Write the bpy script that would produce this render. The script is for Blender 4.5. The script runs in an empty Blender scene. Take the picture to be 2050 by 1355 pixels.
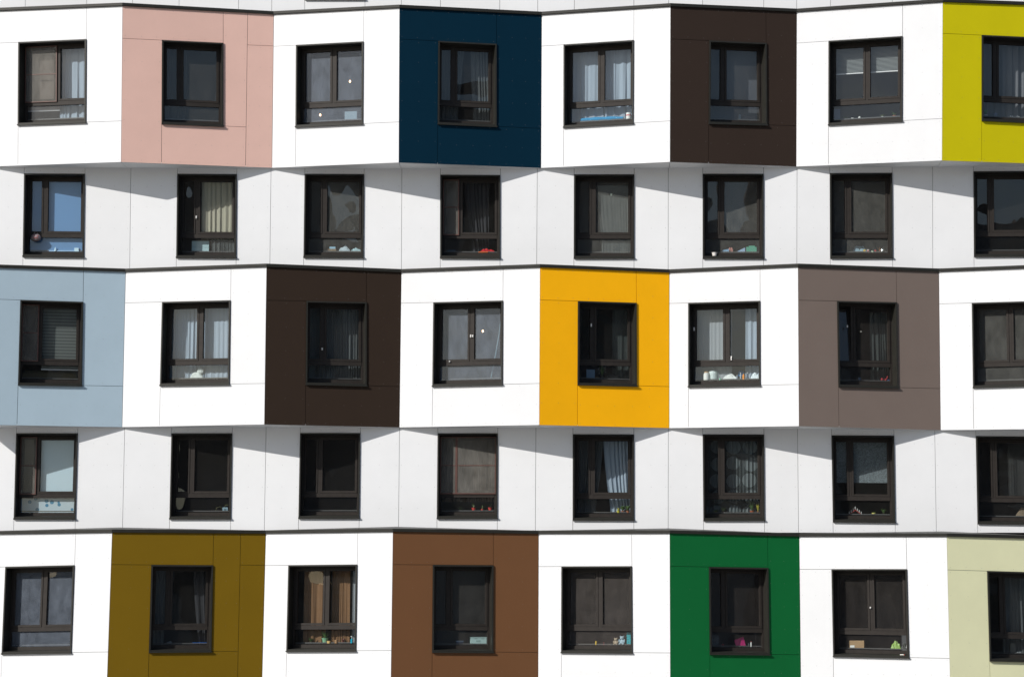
import bpy, math, random
from mathutils import Vector, Matrix
random.seed(7)
R = math.radians

# ------------------------------------------------------------------ camera, world, sun, exposure
FPX, PPX, PPY, PITCH, CZ = 5200.0, 1200.0, 905.0, R(3.8), 6.2
sc = bpy.context.scene
camd = bpy.data.cameras.new("camera"); cam = bpy.data.objects.new("camera", camd)
sc.collection.objects.link(cam); sc.camera = cam
cam.location = (0, 0, CZ); cam.rotation_euler = (math.pi/2 + PITCH, 0, 0)
camd.sensor_width = 36; camd.lens = FPX/2050*36
camd.shift_x = -(PPX-1025)/2050; camd.shift_y = (PPY-677.5)/2050
camd.clip_start = 0.5; camd.clip_end = 3000

SUN_AZ, SUN_EL = R(49.2), R(31.1)          # azimuth to the left of the facade's own normal
sun_dir = Vector((-math.sin(SUN_AZ)*math.cos(SUN_EL), -math.cos(SUN_AZ)*math.cos(SUN_EL), math.sin(SUN_EL)))
w = bpy.data.worlds.new("World"); sc.world = w; w.use_nodes = True
nt = w.node_tree; bg = nt.nodes["Background"]
sky = nt.nodes.new("ShaderNodeTexSky"); sky.sky_type = 'NISHITA'; sky.sun_disc = False
sky.sun_elevation = SUN_EL; sky.sun_rotation = math.pi + SUN_AZ
sky.air_density = 1.0; sky.dust_density = 1.0; sky.ozone_density = 1.0
nt.links.new(sky.outputs[0], bg.inputs[0]); bg.inputs[1].default_value = 0.096
ld = bpy.data.lights.new("sun", 'SUN'); ld.energy = 4.5; ld.angle = R(0.5); ld.color = (1, .96, .905)
sun = bpy.data.objects.new("sun", ld); sc.collection.objects.link(sun)
sun.rotation_euler = sun_dir.to_track_quat('Z', 'Y').to_euler(); sun.location = (-30, -10, 40)
vs = sc.view_settings; vs.view_transform = 'Standard'; vs.look = 'None'; vs.gamma = 1; vs.use_curve_mapping = False
vs.exposure = -0.02
sc.cycles.max_bounces = 8; sc.cycles.transparent_max_bounces = 12

# ------------------------------------------------------------------ projection helpers (photo pixels of the 2050 px wide picture)
Fw = Vector((0, math.cos(PITCH), math.sin(PITCH))); Up = Vector((0, -math.sin(PITCH), math.cos(PITCH)))
YV, YR, YW = 60.0, 59.25, 60.06            # valleys, ridges and the recessed flat wall
def at(px, py, Y):
    d = Fw + Vector((1, 0, 0))*((px-PPX)/FPX) - Up*((py-PPY)/FPX)
    return Vector((0, 0, CZ)) + d*(Y/d.y)
def lerp(a, b, t): return a + (b-a)*t

# ------------------------------------------------------------------ materials
def srgb(c):
    return tuple((v/255/12.92 if v/255 <= .04045 else ((v/255+.055)/1.055)**2.4) for v in c)
MATS = {}
def mat(name, col, rough=.6, metal=0., var=.0, scale=3., bump=0., spec=.5, emit=None, es=0., sheen=0.):
    if name in MATS: return MATS[name]
    m = bpy.data.materials.new(name); m.use_nodes = True; n = m.node_tree; b = n.nodes["Principled BSDF"]
    b.inputs["Base Color"].default_value = (*col, 1); b.inputs["Roughness"].default_value = rough
    b.inputs["Metallic"].default_value = metal; b.inputs["Specular IOR Level"].default_value = spec
    if emit: b.inputs["Emission Color"].default_value = (*emit, 1); b.inputs["Emission Strength"].default_value = es
    if var or bump:
        tc = n.nodes.new("ShaderNodeTexCoord"); nz = n.nodes.new("ShaderNodeTexNoise")
        nz.inputs["Scale"].default_value = scale; nz.inputs["Detail"].default_value = 6; nz.inputs["Roughness"].default_value = .65
        n.links.new(tc.outputs["Object"], nz.inputs["Vector"])
        if var:
            rp = n.nodes.new("ShaderNodeMapRange"); rp.inputs["From Min"].default_value = .3; rp.inputs["From Max"].default_value = .7
            rp.inputs["To Min"].default_value = 1-var; rp.inputs["To Max"].default_value = 1+var
            mx = n.nodes.new("ShaderNodeVectorMath"); mx.operation = 'SCALE'; mx.inputs[0].default_value = col
            n.links.new(nz.outputs["Fac"], rp.inputs["Value"]); n.links.new(rp.outputs[0], mx.inputs["Scale"])
            n.links.new(mx.outputs[0], b.inputs["Base Color"])
        if bump:
            bp = n.nodes.new("ShaderNodeBump"); bp.inputs["Strength"].default_value = bump; bp.inputs["Distance"].default_value = .01
            n.links.new(nz.outputs["Fac"], bp.inputs["Height"]); n.links.new(bp.outputs[0], b.inputs["Normal"])
    MATS[name] = m; return m

def glass_mat(name, dust, tint=(.85, .89, .91), refl=1.5, wavy=.014, tone=(.62, .6, .55)):
    """clear pane: fresnel reflection over a tinted see-through, with a thin film of dust that the sun catches; some tones paint reflections into it"""
    if name in MATS: return MATS[name]
    m = bpy.data.materials.new(name); m.use_nodes = True; n = m.node_tree; n.nodes.clear()
    out = n.nodes.new("ShaderNodeOutputMaterial"); tr = n.nodes.new("ShaderNodeBsdfTransparent"); tr.inputs[0].default_value = (*tint, 1)
    gl = n.nodes.new("ShaderNodeBsdfGlossy"); gl.inputs["Roughness"].default_value = .0; gl.inputs["Color"].default_value = (1, 1, 1, 1)
    lw = n.nodes.new("ShaderNodeLayerWeight"); lw.inputs[0].default_value = .5
    pw = n.nodes.new("ShaderNodeMath"); pw.operation = 'POWER'; pw.inputs[1].default_value = 4.5; n.links.new(lw.outputs["Facing"], pw.inputs[0])
    fr = n.nodes.new("ShaderNodeMath"); fr.operation = 'MULTIPLY_ADD'; n.links.new(pw.outputs[0], fr.inputs[0])
    fr.inputs[1].default_value = .8 if refl > 1.1 else .02; fr.inputs[2].default_value = .06 if refl > 1.1 else .01
    tc = n.nodes.new("ShaderNodeTexCoord")
    wv = n.nodes.new("ShaderNodeTexNoise"); wv.inputs["Scale"].default_value = 1.1; wv.inputs["Detail"].default_value = 1
    n.links.new(tc.outputs["Object"], wv.inputs["Vector"])
    bp = n.nodes.new("ShaderNodeBump"); bp.inputs["Strength"].default_value = 1; bp.inputs["Distance"].default_value = wavy
    n.links.new(wv.outputs["Fac"], bp.inputs["Height"]); n.links.new(bp.outputs[0], gl.inputs["Normal"])
    m1 = n.nodes.new("ShaderNodeMixShader"); n.links.new(fr.outputs[0], m1.inputs[0]); n.links.new(tr.outputs[0], m1.inputs[1]); n.links.new(gl.outputs[0], m1.inputs[2])
    df = n.nodes.new("ShaderNodeBsdfDiffuse"); df.inputs[0].default_value = (*tone, 1)
    mp = n.nodes.new("ShaderNodeMapping"); mp.inputs["Scale"].default_value = (2.4, 2.4, 1.3)
    n.links.new(tc.outputs["Object"], mp.inputs[0])
    nz = n.nodes.new("ShaderNodeTexNoise"); nz.inputs["Scale"].default_value = 2.2; nz.inputs["Detail"].default_value = 9; nz.inputs["Roughness"].default_value = .7
    n.links.new(mp.outputs[0], nz.inputs["Vector"])
    rp = n.nodes.new("ShaderNodeMapRange"); rp.inputs["From Min"].default_value = .3; rp.inputs["From Max"].default_value = .72
    rp.inputs["To Min"].default_value = dust*.6; rp.inputs["To Max"].default_value = dust*1.4
    n.links.new(nz.outputs["Fac"], rp.inputs["Value"])
    m2 = n.nodes.new("ShaderNodeMixShader"); n.links.new(rp.outputs[0], m2.inputs[0]); n.links.new(m1.outputs[0], m2.inputs[1]); n.links.new(df.outputs[0], m2.inputs[2])
    n.links.new(m2.outputs[0], out.inputs[0]); MATS[name] = m; return m

def cloth_mat(name, col, thin=.3, pattern=None):
    """woven stuff that lets some light through; pattern: 'circle', 'lace', 'stripe', 'blotch'"""
    if name in MATS: return MATS[name]
    m = bpy.data.materials.new(name); m.use_nodes = True; n = m.node_tree; n.nodes.clear()
    out = n.nodes.new("ShaderNodeOutputMaterial")
    df = n.nodes.new("ShaderNodeBsdfDiffuse"); tl = n.nodes.new("ShaderNodeBsdfTranslucent"); tr = n.nodes.new("ShaderNodeBsdfTransparent")
    df.inputs[0].default_value = (*col, 1); tl.inputs[0].default_value = (*col, 1)
    a = n.nodes.new("ShaderNodeMixShader"); a.inputs[0].default_value = .25
    n.links.new(df.outputs[0], a.inputs[1]); n.links.new(tl.outputs[0], a.inputs[2])
    b = n.nodes.new("ShaderNodeMixShader"); b.inputs[0].default_value = thin
    n.links.new(a.outputs[0], b.inputs[1]); n.links.new(tr.outputs[0], b.inputs[2]); n.links.new(b.outputs[0], out.inputs[0])
    tc = n.nodes.new("ShaderNodeTexCoord")
    if pattern:
        if pattern == 'stripe':
            t = n.nodes.new("ShaderNodeTexWave"); t.bands_direction = 'Z'; t.inputs["Scale"].default_value = 4.3; t.wave_profile = 'SIN'; f = t.outputs["Fac"]; lo, hi = .4, .6
        elif pattern == 'circle':
            t = n.nodes.new("ShaderNodeTexVoronoi"); t.inputs["Scale"].default_value = 2.6; t.inputs["Randomness"].default_value = .15; f = t.outputs["Distance"]; lo, hi = .42, .45
        elif pattern == 'lace':
            t = n.nodes.new("ShaderNodeTexNoise"); t.inputs["Scale"].default_value = 16; t.inputs["Detail"].default_value = 3; t.inputs["Distortion"].default_value = 2.5; f = t.outputs["Fac"]; lo, hi = .42, .58
        else:
            t = n.nodes.new("ShaderNodeTexVoronoi"); t.inputs["Scale"].default_value = 6; t.inputs["Randomness"].default_value = 1; f = t.outputs["Distance"]; lo, hi = .27, .3
        n.links.new(tc.outputs["Object"], t.inputs["Vector"])
        rp = n.nodes.new("ShaderNodeMapRange"); rp.inputs["From Min"].default_value = lo; rp.inputs["From Max"].default_value = hi; n.links.new(f, rp.inputs["Value"])
        cr = n.nodes.new("ShaderNodeMix"); cr.data_type = 'RGBA'; n.links.new(rp.outputs[0], cr.inputs[0])
        dark = {'stripe': tuple(c*.62 for c in col), 'circle': tuple(c*1.0 for c in col), 'lace': tuple(c*.6 for c in col), 'blotch': (.06, .26, .42)}[pattern]
        hi_c = tuple(c*.45 for c in col) if pattern == 'circle' else col
        cr.inputs[6].default_value = (*dark, 1); cr.inputs[7].default_value = (*hi_c, 1)
        n.links.new(cr.outputs[2], df.inputs[0]); n.links.new(cr.outputs[2], tl.inputs[0])
    MATS[name] = m; return m

E = .80                                     # how brightly the right-turned faces are lit, to turn seen colours into paint colours
def paint(name, c, e=E):
    b = tuple(min(.97, max(.0015, v-.006)/e) for v in srgb(c)); return mat(name, b, .6, var=.03, scale=1.3, spec=.05 if max(b) < .1 else .16)
WHITE = mat('white_panel', (.765, .775, .788), .5, var=.022, scale=1.1, spec=.3)
PAL = {'pink': paint('pink_panel', (202, 168, 157)), 'navy': paint('navy_panel', (0, 41, 55)), 'brown': paint('dark_brown_panel', (54, 46, 42)),
       'lime': paint('lime_panel', (184, 174, 0)), 'blue': paint('pale_blue_panel', (153, 171, 183)), 'umber': paint('umber_panel', (52, 44, 39)),
       'orange': paint('orange_panel', (255, 165, 0)), 'grey': paint('taupe_panel', (107, 96, 90)), 'olive': paint('olive_panel', (104, 82, 19)),
       'choc': paint('chocolate_panel', (100, 70, 48)), 'green': paint('green_panel', (0, 89, 47)), 'pale': paint('pale_green_panel', (203, 203, 168))}
BACK = mat('wall_backing', (.05, .05, .05), .9)
def rivet_for(m):
    c = m.node_tree.nodes['Vector Math'].inputs[0].default_value; return mat('rivet_'+m.name, tuple(.45*v+.55*.2 if max(c) > .2 else .7*v+.3*.24 for v in c), .5)
METAL = mat('dark_trim_metal', (.023, .0225, .019), .42, var=.12, scale=6, spec=.3)
FRAME = mat('bronze_frame', (.031, .0265, .0235), .5, var=.18, scale=9, spec=.2)
SCREENF = mat('red_brown_frame', (.10, .045, .035), .5, var=.2, scale=12)
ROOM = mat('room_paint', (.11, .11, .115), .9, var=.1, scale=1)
BOARD = mat('sill_board', (.10, .095, .09), .6)
G0 = glass_mat('clear_glass', .012); G1 = glass_mat('dusty_glass', .045); G2 = glass_mat('very_dusty_glass', .10, tone=(.55, .56, .52)); G4 = glass_mat('painted_brown_reflection_glass', .10, tone=(.40, .36, .33)); G5 = glass_mat('dust_and_reflection_glass', .04, tone=(.42, .38, .35)); G3 = glass_mat('painted_sky_glass', .17, tone=(.43, .50, .61))  # bluish and brown dust tones also paint in pane reflections of sky and surroundings

# ------------------------------------------------------------------ mesh collector
ORG = Vector((0, 60, 0))
class MB:
    def __init__(s): s.v = []; s.f = []; s.m = []; s.mats = []; s.smooth = False
    def mi(s, m):
        if m not in s.mats: s.mats.append(m)
        return s.mats.index(m)
    def poly(s, pts, m):
        i = len(s.v); s.v += [Vector(p) for p in pts]; s.f.append(tuple(range(i, i+len(pts)))); s.m.append(s.mi(m))
    def faces(s, pts, fs, m):
        i = len(s.v); s.v += [Vector(p) for p in pts]; k = s.mi(m)
        for f in fs: s.f.append(tuple(i+j for j in f)); s.m.append(k)
    def hexa(s, a, b, m):                   # a, b: two loops of four points (front, back)
        s.faces(list(a)+list(b), [(0, 1, 2, 3), (7, 6, 5, 4), (0, 4, 5, 1), (1, 5, 6, 2), (2, 6, 7, 3), (3, 7, 4, 0)], m)
    def box(s, x0, x1, y0, y1, z0, z1, m):
        s.hexa([(x0, y0, z0), (x1, y0, z0), (x1, y0, z1), (x0, y0, z1)], [(x0, y1, z0), (x1, y1, z0), (x1, y1, z1), (x0, y1, z1)], m)
    def lathe(s, prof, m, seg=14, c=(0, 0, 0), sx=1., sy=1.):
        c = Vector(c); n = len(prof); pts = [c+Vector((r*sx*math.cos(2*math.pi*k/seg), r*sy*math.sin(2*math.pi*k/seg), z)) for r, z in prof for k in range(seg)]
        fs = [(i*seg+k, i*seg+(k+1) % seg, (i+1)*seg+(k+1) % seg, (i+1)*seg+k) for i in range(n-1) for k in range(seg)]
        fs += [tuple(range(seg))[::-1], tuple((n-1)*seg+k for k in range(seg))]
        s.faces(pts, fs, m)
    def ball(s, c, rx, ry, rz, m, seg=12, rings=8):
        prof = [(max(.02, math.sin(math.pi*i/rings)), -math.cos(math.pi*i/rings)) for i in range(rings+1)]
        c = Vector(c); pts = [c+Vector((r*rx*math.cos(2*math.pi*k/seg), r*ry*math.sin(2*math.pi*k/seg), z*rz)) for r, z in prof for k in range(seg)]
        fs = [(i*seg+k, i*seg+(k+1) % seg, (i+1)*seg+(k+1) % seg, (i+1)*seg+k) for i in range(rings) for k in range(seg)]
        s.faces(pts, fs, m)
    def tube(s, path, r, m, seg=6):
        path = [Vector(p) for p in path]; pts = []
        for i, p in enumerate(path):
            d = (path[min(i+1, len(path)-1)]-path[max(i-1, 0)]).normalized(); u = d.orthogonal().normalized(); v = d.cross(u)
            pts += [p+(u*math.cos(2*math.pi*k/seg)+v*math.sin(2*math.pi*k/seg))*r for k in range(seg)]
        fs = [(i*seg+k, i*seg+(k+1) % seg, (i+1)*seg+(k+1) % seg, (i+1)*seg+k) for i in range(len(path)-1) for k in range(seg)]
        s.faces(pts, fs, m)
    def build(s, name, parent=None, org=None, smooth=False):
        me = bpy.data.meshes.new(name); o = org or Vector((0, 0, 0))
        me.from_pydata([v-o for v in s.v], [], s.f)
        for mt in s.mats: me.materials.append(mt)
        me.polygons.foreach_set("material_index", s.m)
        if smooth: me.polygons.foreach_set("use_smooth", [True]*len(me.polygons))
        me.update(); ob = bpy.data.objects.new(name, me); sc.collection.objects.link(ob); ob.parent = parent
        return ob
DEFG = {(3, 1): G5, (3, 2): G5, (3, 7): G5, (3, 3): G5, 'curtain': 'curtains in the windows', 'blind': 'blinds in the windows', 'potted plant': 'potted plants on the window boards', 'box': 'boxes on the window boards', 'bottle': 'bottles on the window boards'}
def tag(o, label=None, cat=None, group=None, kind=None):
    group = group or DEFG.get(cat)
    if label: o['label'] = label
    if cat: o['category'] = cat
    if group: o['group'] = group
    if kind: o['kind'] = kind
    return o

# ------------------------------------------------------------------ ground
g = MB(); asph = mat('paving', (.28, .275, .265), .9, var=.12, scale=.35)
g.poly([(-1500, -1500, 0), (1500, -1500, 0), (1500, 1500, 0), (-1500, 1500, 0)], asph)
tag(g.build('ground'), kind='structure')

# ------------------------------------------------------------------ the building
bld = bpy.data.objects.new('apartment_building', None); sc.collection.objects.link(bld); bld.location = ORG
tag(bld, 'white apartment building with zigzag bays, bright coloured panels and dark framed windows', 'building')

class Face:
    """one wall face given by picture edges: left and right edge as ((xt,yt),(xb,yb)), with a depth at each"""
    def __init__(s, A, B, C, D, Y0, Y1):
        s.A, s.B, s.C, s.D, s.Y0, s.Y1 = A, B, C, D, Y0, Y1
        d = at(*s.mid(B, D), Y1) - at(*s.mid(A, C), Y0); d.z = 0; d.normalize()
        s.r = d; s.n = Vector((d.y, -d.x, 0))       # outward
    def mid(s, p, q): return ((p[0]+q[0])/2, (p[1]+q[1])/2)
    def edge(s, P, Q, y): t = (y-P[1])/(Q[1]-P[1]); return P[0]+(Q[0]-P[0])*t
    def P(s, px, py):
        if s.Y0 == s.Y1: return at(px, py, s.Y0)
        xl = s.edge(s.A, s.C, py); xr = s.edge(s.B, s.D, py); u = (px-xl)/(xr-xl)
        return at(px, py, 1/((1-u)/s.Y0 + u/s.Y1))
def cross(p, q, a, b):                       # where line pq meets line ab, in the picture
    x1, y1, x2, y2, x3, y3, x4, y4 = *p, *q, *a, *b
    d = (x1-x2)*(y3-y4)-(y1-y2)*(x3-x4)
    return (((x1*y2-y1*x2)*(x3-x4)-(x1-x2)*(x3*y4-y3*x4))/d, ((x1*y2-y1*x2)*(y3-y4)-(y1-y2)*(x3*y4-y3*x4))/d)
GAP = .0045
TONE = {}
def toned(m):                                # panels come from different batches: hardly visible differences of tone
    k = random.choice((0, 0, 1, 2))
    if not k: return m
    if (m.name, k) not in TONE:
        c = m.copy(); c.name = m.name+('_batch_b' if k == 1 else '_batch_c'); v = c.node_tree.nodes['Vector Math'].inputs[0]
        f = (1, .978, .957)[k]; v.default_value = [a*f for a in v.default_value]; TONE[(m.name, k)] = c
    return TONE[(m.name, k)]
def panel(mb, bk, face, q, m, rivets=True):
    base = m; m = toned(m)
    p = [face.P(*c) for c in q]              # TL, TR, BR, BL
    bk.poly([c-face.n*.036 for c in p], BACK)
    ins = []
    for i in range(4):
        e1 = (p[(i+1) % 4]-p[i]).normalized(); e2 = (p[i-1]-p[i]).normalized(); ins.append(p[i]+(e1+e2)*GAP)
    mb.hexa(ins, [c-face.n*.03 for c in ins], m)
    W = (p[1]-p[0]).length; H = (p[3]-p[0]).length
    if not rivets or W < .15 or H < .15: return
    nx = max(2, round(W/.4)+1); nz = max(2, round(H/.52)+1); r = .0075
    for i in range(nx):
        for j in range(nz):
            a = lerp(.06/W, 1-.06/W, i/(nx-1)); b = lerp(.06/H, 1-.06/H, j/(nz-1))
            c = lerp(lerp(p[0], p[1], a), lerp(p[3], p[2], a), b) + face.n*.0025
            c += face.r*random.uniform(-.008, .008)
            c.z += random.uniform(-.008, .008)
            mb.poly([c+face.r*(r*math.cos(k*math.pi/3))+Vector((0, 0, r*math.sin(k*math.pi/3))) for k in range(6)], rivet_for(base))

WIN = {}
class Win:
    def __init__(s, face, q):                # q: TL TR BR BL picture corners
        s.f = face; s.q = q; p = [face.P(*c) for c in q]; s.p = p
        s.W = ((p[1]-p[0]).length+(p[2]-p[3]).length)/2; s.H = ((p[3]-p[0]).length+(p[2]-p[1]).length)/2
    def pt(s, x, z, n):                      # metres from the left, from the top, outwards
        a = x/s.W; b = z/s.H; p = s.p
        if n < -.13: n -= .07              # the frames sit this much deeper in the reveal
        return lerp(lerp(p[0], p[1], a), lerp(p[3], p[2], a), b)+s.f.n*n
    def box(s, mb, x0, x1, z0, z1, n0, n1, m):
        mb.hexa([s.pt(x0, z1, n1), s.pt(x1, z1, n1), s.pt(x1, z0, n1), s.pt(x0, z0, n1)], [s.pt(x0, z1, n0), s.pt(x1, z1, n0), s.pt(x1, z0, n0), s.pt(x0, z0, n0)], m)
    def ring(s, mb, x0, x1, z0, z1, t, n0, n1, m, tb=None):
        tb = tb or t
        s.box(mb, x0, x0+t, z0, z1, n0, n1, m); s.box(mb, x1-t, x1, z0, z1, n0, n1, m)
        s.box(mb, x0+t, x1-t, z0, z0+t, n0, n1-.001, m); s.box(mb, x0+t, x1-t, z1-tb, z1, n0, n1-.001, m)

def window(key, face, q, kind, glass=G0, screen='', room=True, tilt=False, knobs=()):
    w = Win(face, q); WIN[key] = w; W, H = w.W, w.H
    c = MB(); cw = .032
    w.box(c, 0, cw, 0, H, -.30, .030, METAL); w.box(c, W-cw, W, 0, H, -.30, .030, METAL)
    w.box(c, cw, W-cw, 0, cw, -.30, .028, METAL)
    casing = c.build('window', bld, ORG)
    s = MB()                                  # sloping sill sheet with a drip nose that stands proud of the casing
    s.hexa([w.pt(cw, H-.035, .028), w.pt(W-cw, H-.035, .028), w.pt(W-cw, H-.005, .028), w.pt(cw, H-.005, .028)],
           [w.pt(cw, H-.07, -.20), w.pt(W-cw, H-.07, -.20), w.pt(W-cw, H-.03, -.20), w.pt(cw, H-.03, -.20)], METAL)
    w.box(s, -.006, W+.012, H-.004, H+.026, -.002, .055, METAL)
    s.build('sill', casing, ORG)
    f = MB(); n0, n1 = -.27, -.20; fw = .05; L, Rr, T = cw, W-cw, cw; B = H-.045
    w.box(f, L, L+fw, T, B, n0, n1, FRAME); w.box(f, Rr-fw, Rr, T, B, n0, n1, FRAME)
    w.box(f, L+fw, Rr-fw, T, T+fw, n0, n1-.001, FRAME); w.box(f, L+fw, Rr-fw, H-.145, B, n0, n1-.001, FRAME)
    zt = .703*H; zb = .752*H; w.box(f, L+fw, Rr-fw, zt, zb, n0, n1+.006, FRAME)
    xm = W*(.305 if kind == 'N' else .5); w.box(f, xm-.03, xm+.03, T+fw, zt, n0, n1+.002, FRAME)
    f.build('frame', casing, ORG)
    gp = MB(); panes = []
    for i, (x0, x1) in enumerate(((L+fw, xm-.03), (xm+.03, Rr-fw))):
        sh = MB(); z0, z1 = T+fw, zt; t = .036 if kind == 'N' and i == 0 else .045
        if tilt and i == 0:                   # the small casement hangs tipped inwards at the top
            k = .14
            def tp(x, z, n, z0=z0, z1=z1): return w.pt(x, z, n - k*(z1-z)/(z1-z0))
            for a in ((x0, x0+t, z0, z1), (x1-t, x1, z0, z1), (x0+t, x1-t, z0, z0+t), (x0+t, x1-t, z1-t, z1)):
                sh.hexa([tp(a[0], a[3], -.21), tp(a[1], a[3], -.21), tp(a[1], a[2], -.21), tp(a[0], a[2], -.21)], [tp(a[0], a[3], -.26), tp(a[1], a[3], -.26), tp(a[1], a[2], -.26), tp(a[0], a[2], -.26)], FRAME)
            gp.poly([tp(x0+t, z1-t, -.235), tp(x1-t, z1-t, -.235), tp(x1-t, z0+t, -.235), tp(x0+t, z0+t, -.235)], glass)
        else:
            w.ring(sh, x0+.003, x1-.003, z0+.003, z1-.003, t, -.262, n1+.014, FRAME)
            w.ring(sh, x0+t, x1-t, z0+t, z1-t, .010, -.25, n1-.004, FRAME)
            gp.poly([w.pt(x0+t, z1-t, -.235), w.pt(x1-t, z1-t, -.235), w.pt(x1-t, z0+t, -.235), w.pt(x0+t, z0+t, -.235)], glass)
        sh.build('sash', casing, ORG)
    gp.poly([w.pt(L+fw, H-.145, -.236), w.pt(Rr-fw, H-.145, -.236), w.pt(Rr-fw, zb, -.236), w.pt(L+fw, zb, -.236)], glass)
    gp.build('pane', casing, ORG)
    for side in screen:
        x0, x1 = ((L+.015, xm) if side == 'L' else (xm, Rr-.015)); sm = MB(); z0, z1 = T+.03, zt+.02
        w.ring(sm, x0, x1, z0, z1, .024, -.184, -.168, SCREENF); w.box(sm, x0+.024, x1-.024, (z0+z1)/2-.01, (z0+z1)/2+.01, -.182, -.17, SCREENF)
        sm.poly([w.pt(x0+.024, z1-.024, -.176), w.pt(x1-.024, z1-.024, -.176), w.pt(x1-.024, z0+.024, -.176), w.pt(x0+.024, z0+.024, -.176)], NET)
        sm.build('insect_screen', casing, ORG)
    for (a, b, ln) in knobs:                  # white childproof catches and latches
        k = MB(); x, z = a*W, b*H; w.box(k, x-.014, x+.014, z-ln/2, z+ln/2, -.188, -.16, KNOB); w.box(k, x-.008, x+.008, z-.01, z+.01, -.16, -.148, KNOB)
        k.build('catch', casing, ORG)
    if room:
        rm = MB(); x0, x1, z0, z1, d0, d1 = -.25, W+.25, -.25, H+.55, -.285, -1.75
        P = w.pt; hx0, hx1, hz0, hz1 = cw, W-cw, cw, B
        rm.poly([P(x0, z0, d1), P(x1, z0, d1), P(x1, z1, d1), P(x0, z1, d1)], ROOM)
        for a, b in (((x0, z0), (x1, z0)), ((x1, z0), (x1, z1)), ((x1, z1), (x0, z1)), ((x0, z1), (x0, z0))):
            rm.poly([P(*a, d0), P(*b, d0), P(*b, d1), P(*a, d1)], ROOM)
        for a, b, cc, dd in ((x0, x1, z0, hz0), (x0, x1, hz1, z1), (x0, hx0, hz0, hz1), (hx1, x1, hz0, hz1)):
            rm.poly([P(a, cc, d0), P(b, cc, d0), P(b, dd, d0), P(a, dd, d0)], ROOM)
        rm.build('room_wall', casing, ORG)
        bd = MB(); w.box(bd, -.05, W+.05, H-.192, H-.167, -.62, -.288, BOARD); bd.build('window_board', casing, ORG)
    return w

KNOB = mat('white_plastic', (.75, .74, .72), .4)
NET = glass_mat('insect_mesh', .16, (.55, .53, .5), 1.02, 0)

# rows of bays: (colour, [corner: x top, y top, x bottom, y bottom]), starting at a ridge or a valley
ROWS = {
 0: ([(-10, 23, -14, 333.8), (245.5, 12.5, 242.5, 325), (548, 29.5, 544.5, 336.5), (800, 16.5, 798.5, 326), (1084.5, 30.5, 1083, 336.8),
      (1342.5, 13.5, 1341.5, 324.8), (1595, 24.5, 1594, 334), (1887.5, 4.5, 1886, 322), (2152, 14, 2150, 331), (2440, -4, 2438, 321)],
     'V', ['white', 'pink', 'white', 'navy', 'white', 'brown', 'white', 'lime', 'white']),
 2: ([(-330, 545, -342, 855.5), (-45, 534.5, -53, 850), (251.5, 544, 244.5, 855), (533.8, 534, 529.3, 849.7), (803.5, 545, 799.5, 855.5), (1081.3, 535, 1079.7, 850.8),
      (1340, 545.5, 1339.7, 857), (1597.8, 534, 1599.7, 853), (1879.5, 543.8, 1883, 861), (2160, 533, 2168, 858)],
     'V', ['white', 'blue', 'white', 'umber', 'white', 'orange', 'white', 'grey', 'white']),
 4: ([(-34, 1069, -46, 1384), (224.7, 1065, 213.6, 1385.5), (532.2, 1067, 524, 1384), (786.8, 1063.5, 782.4, 1385.5), (1078.3, 1067.5, 1077.2, 1384),
      (1341, 1066.8, 1342.2, 1385.5), (1600, 1073, 1603.4, 1384), (1895.6, 1073, 1903, 1385.5), (2165, 1080, 2177, 1384)],
     'V', ['white', 'olive', 'white', 'choc', 'white', 'green', 'white', 'pale']),
}
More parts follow.
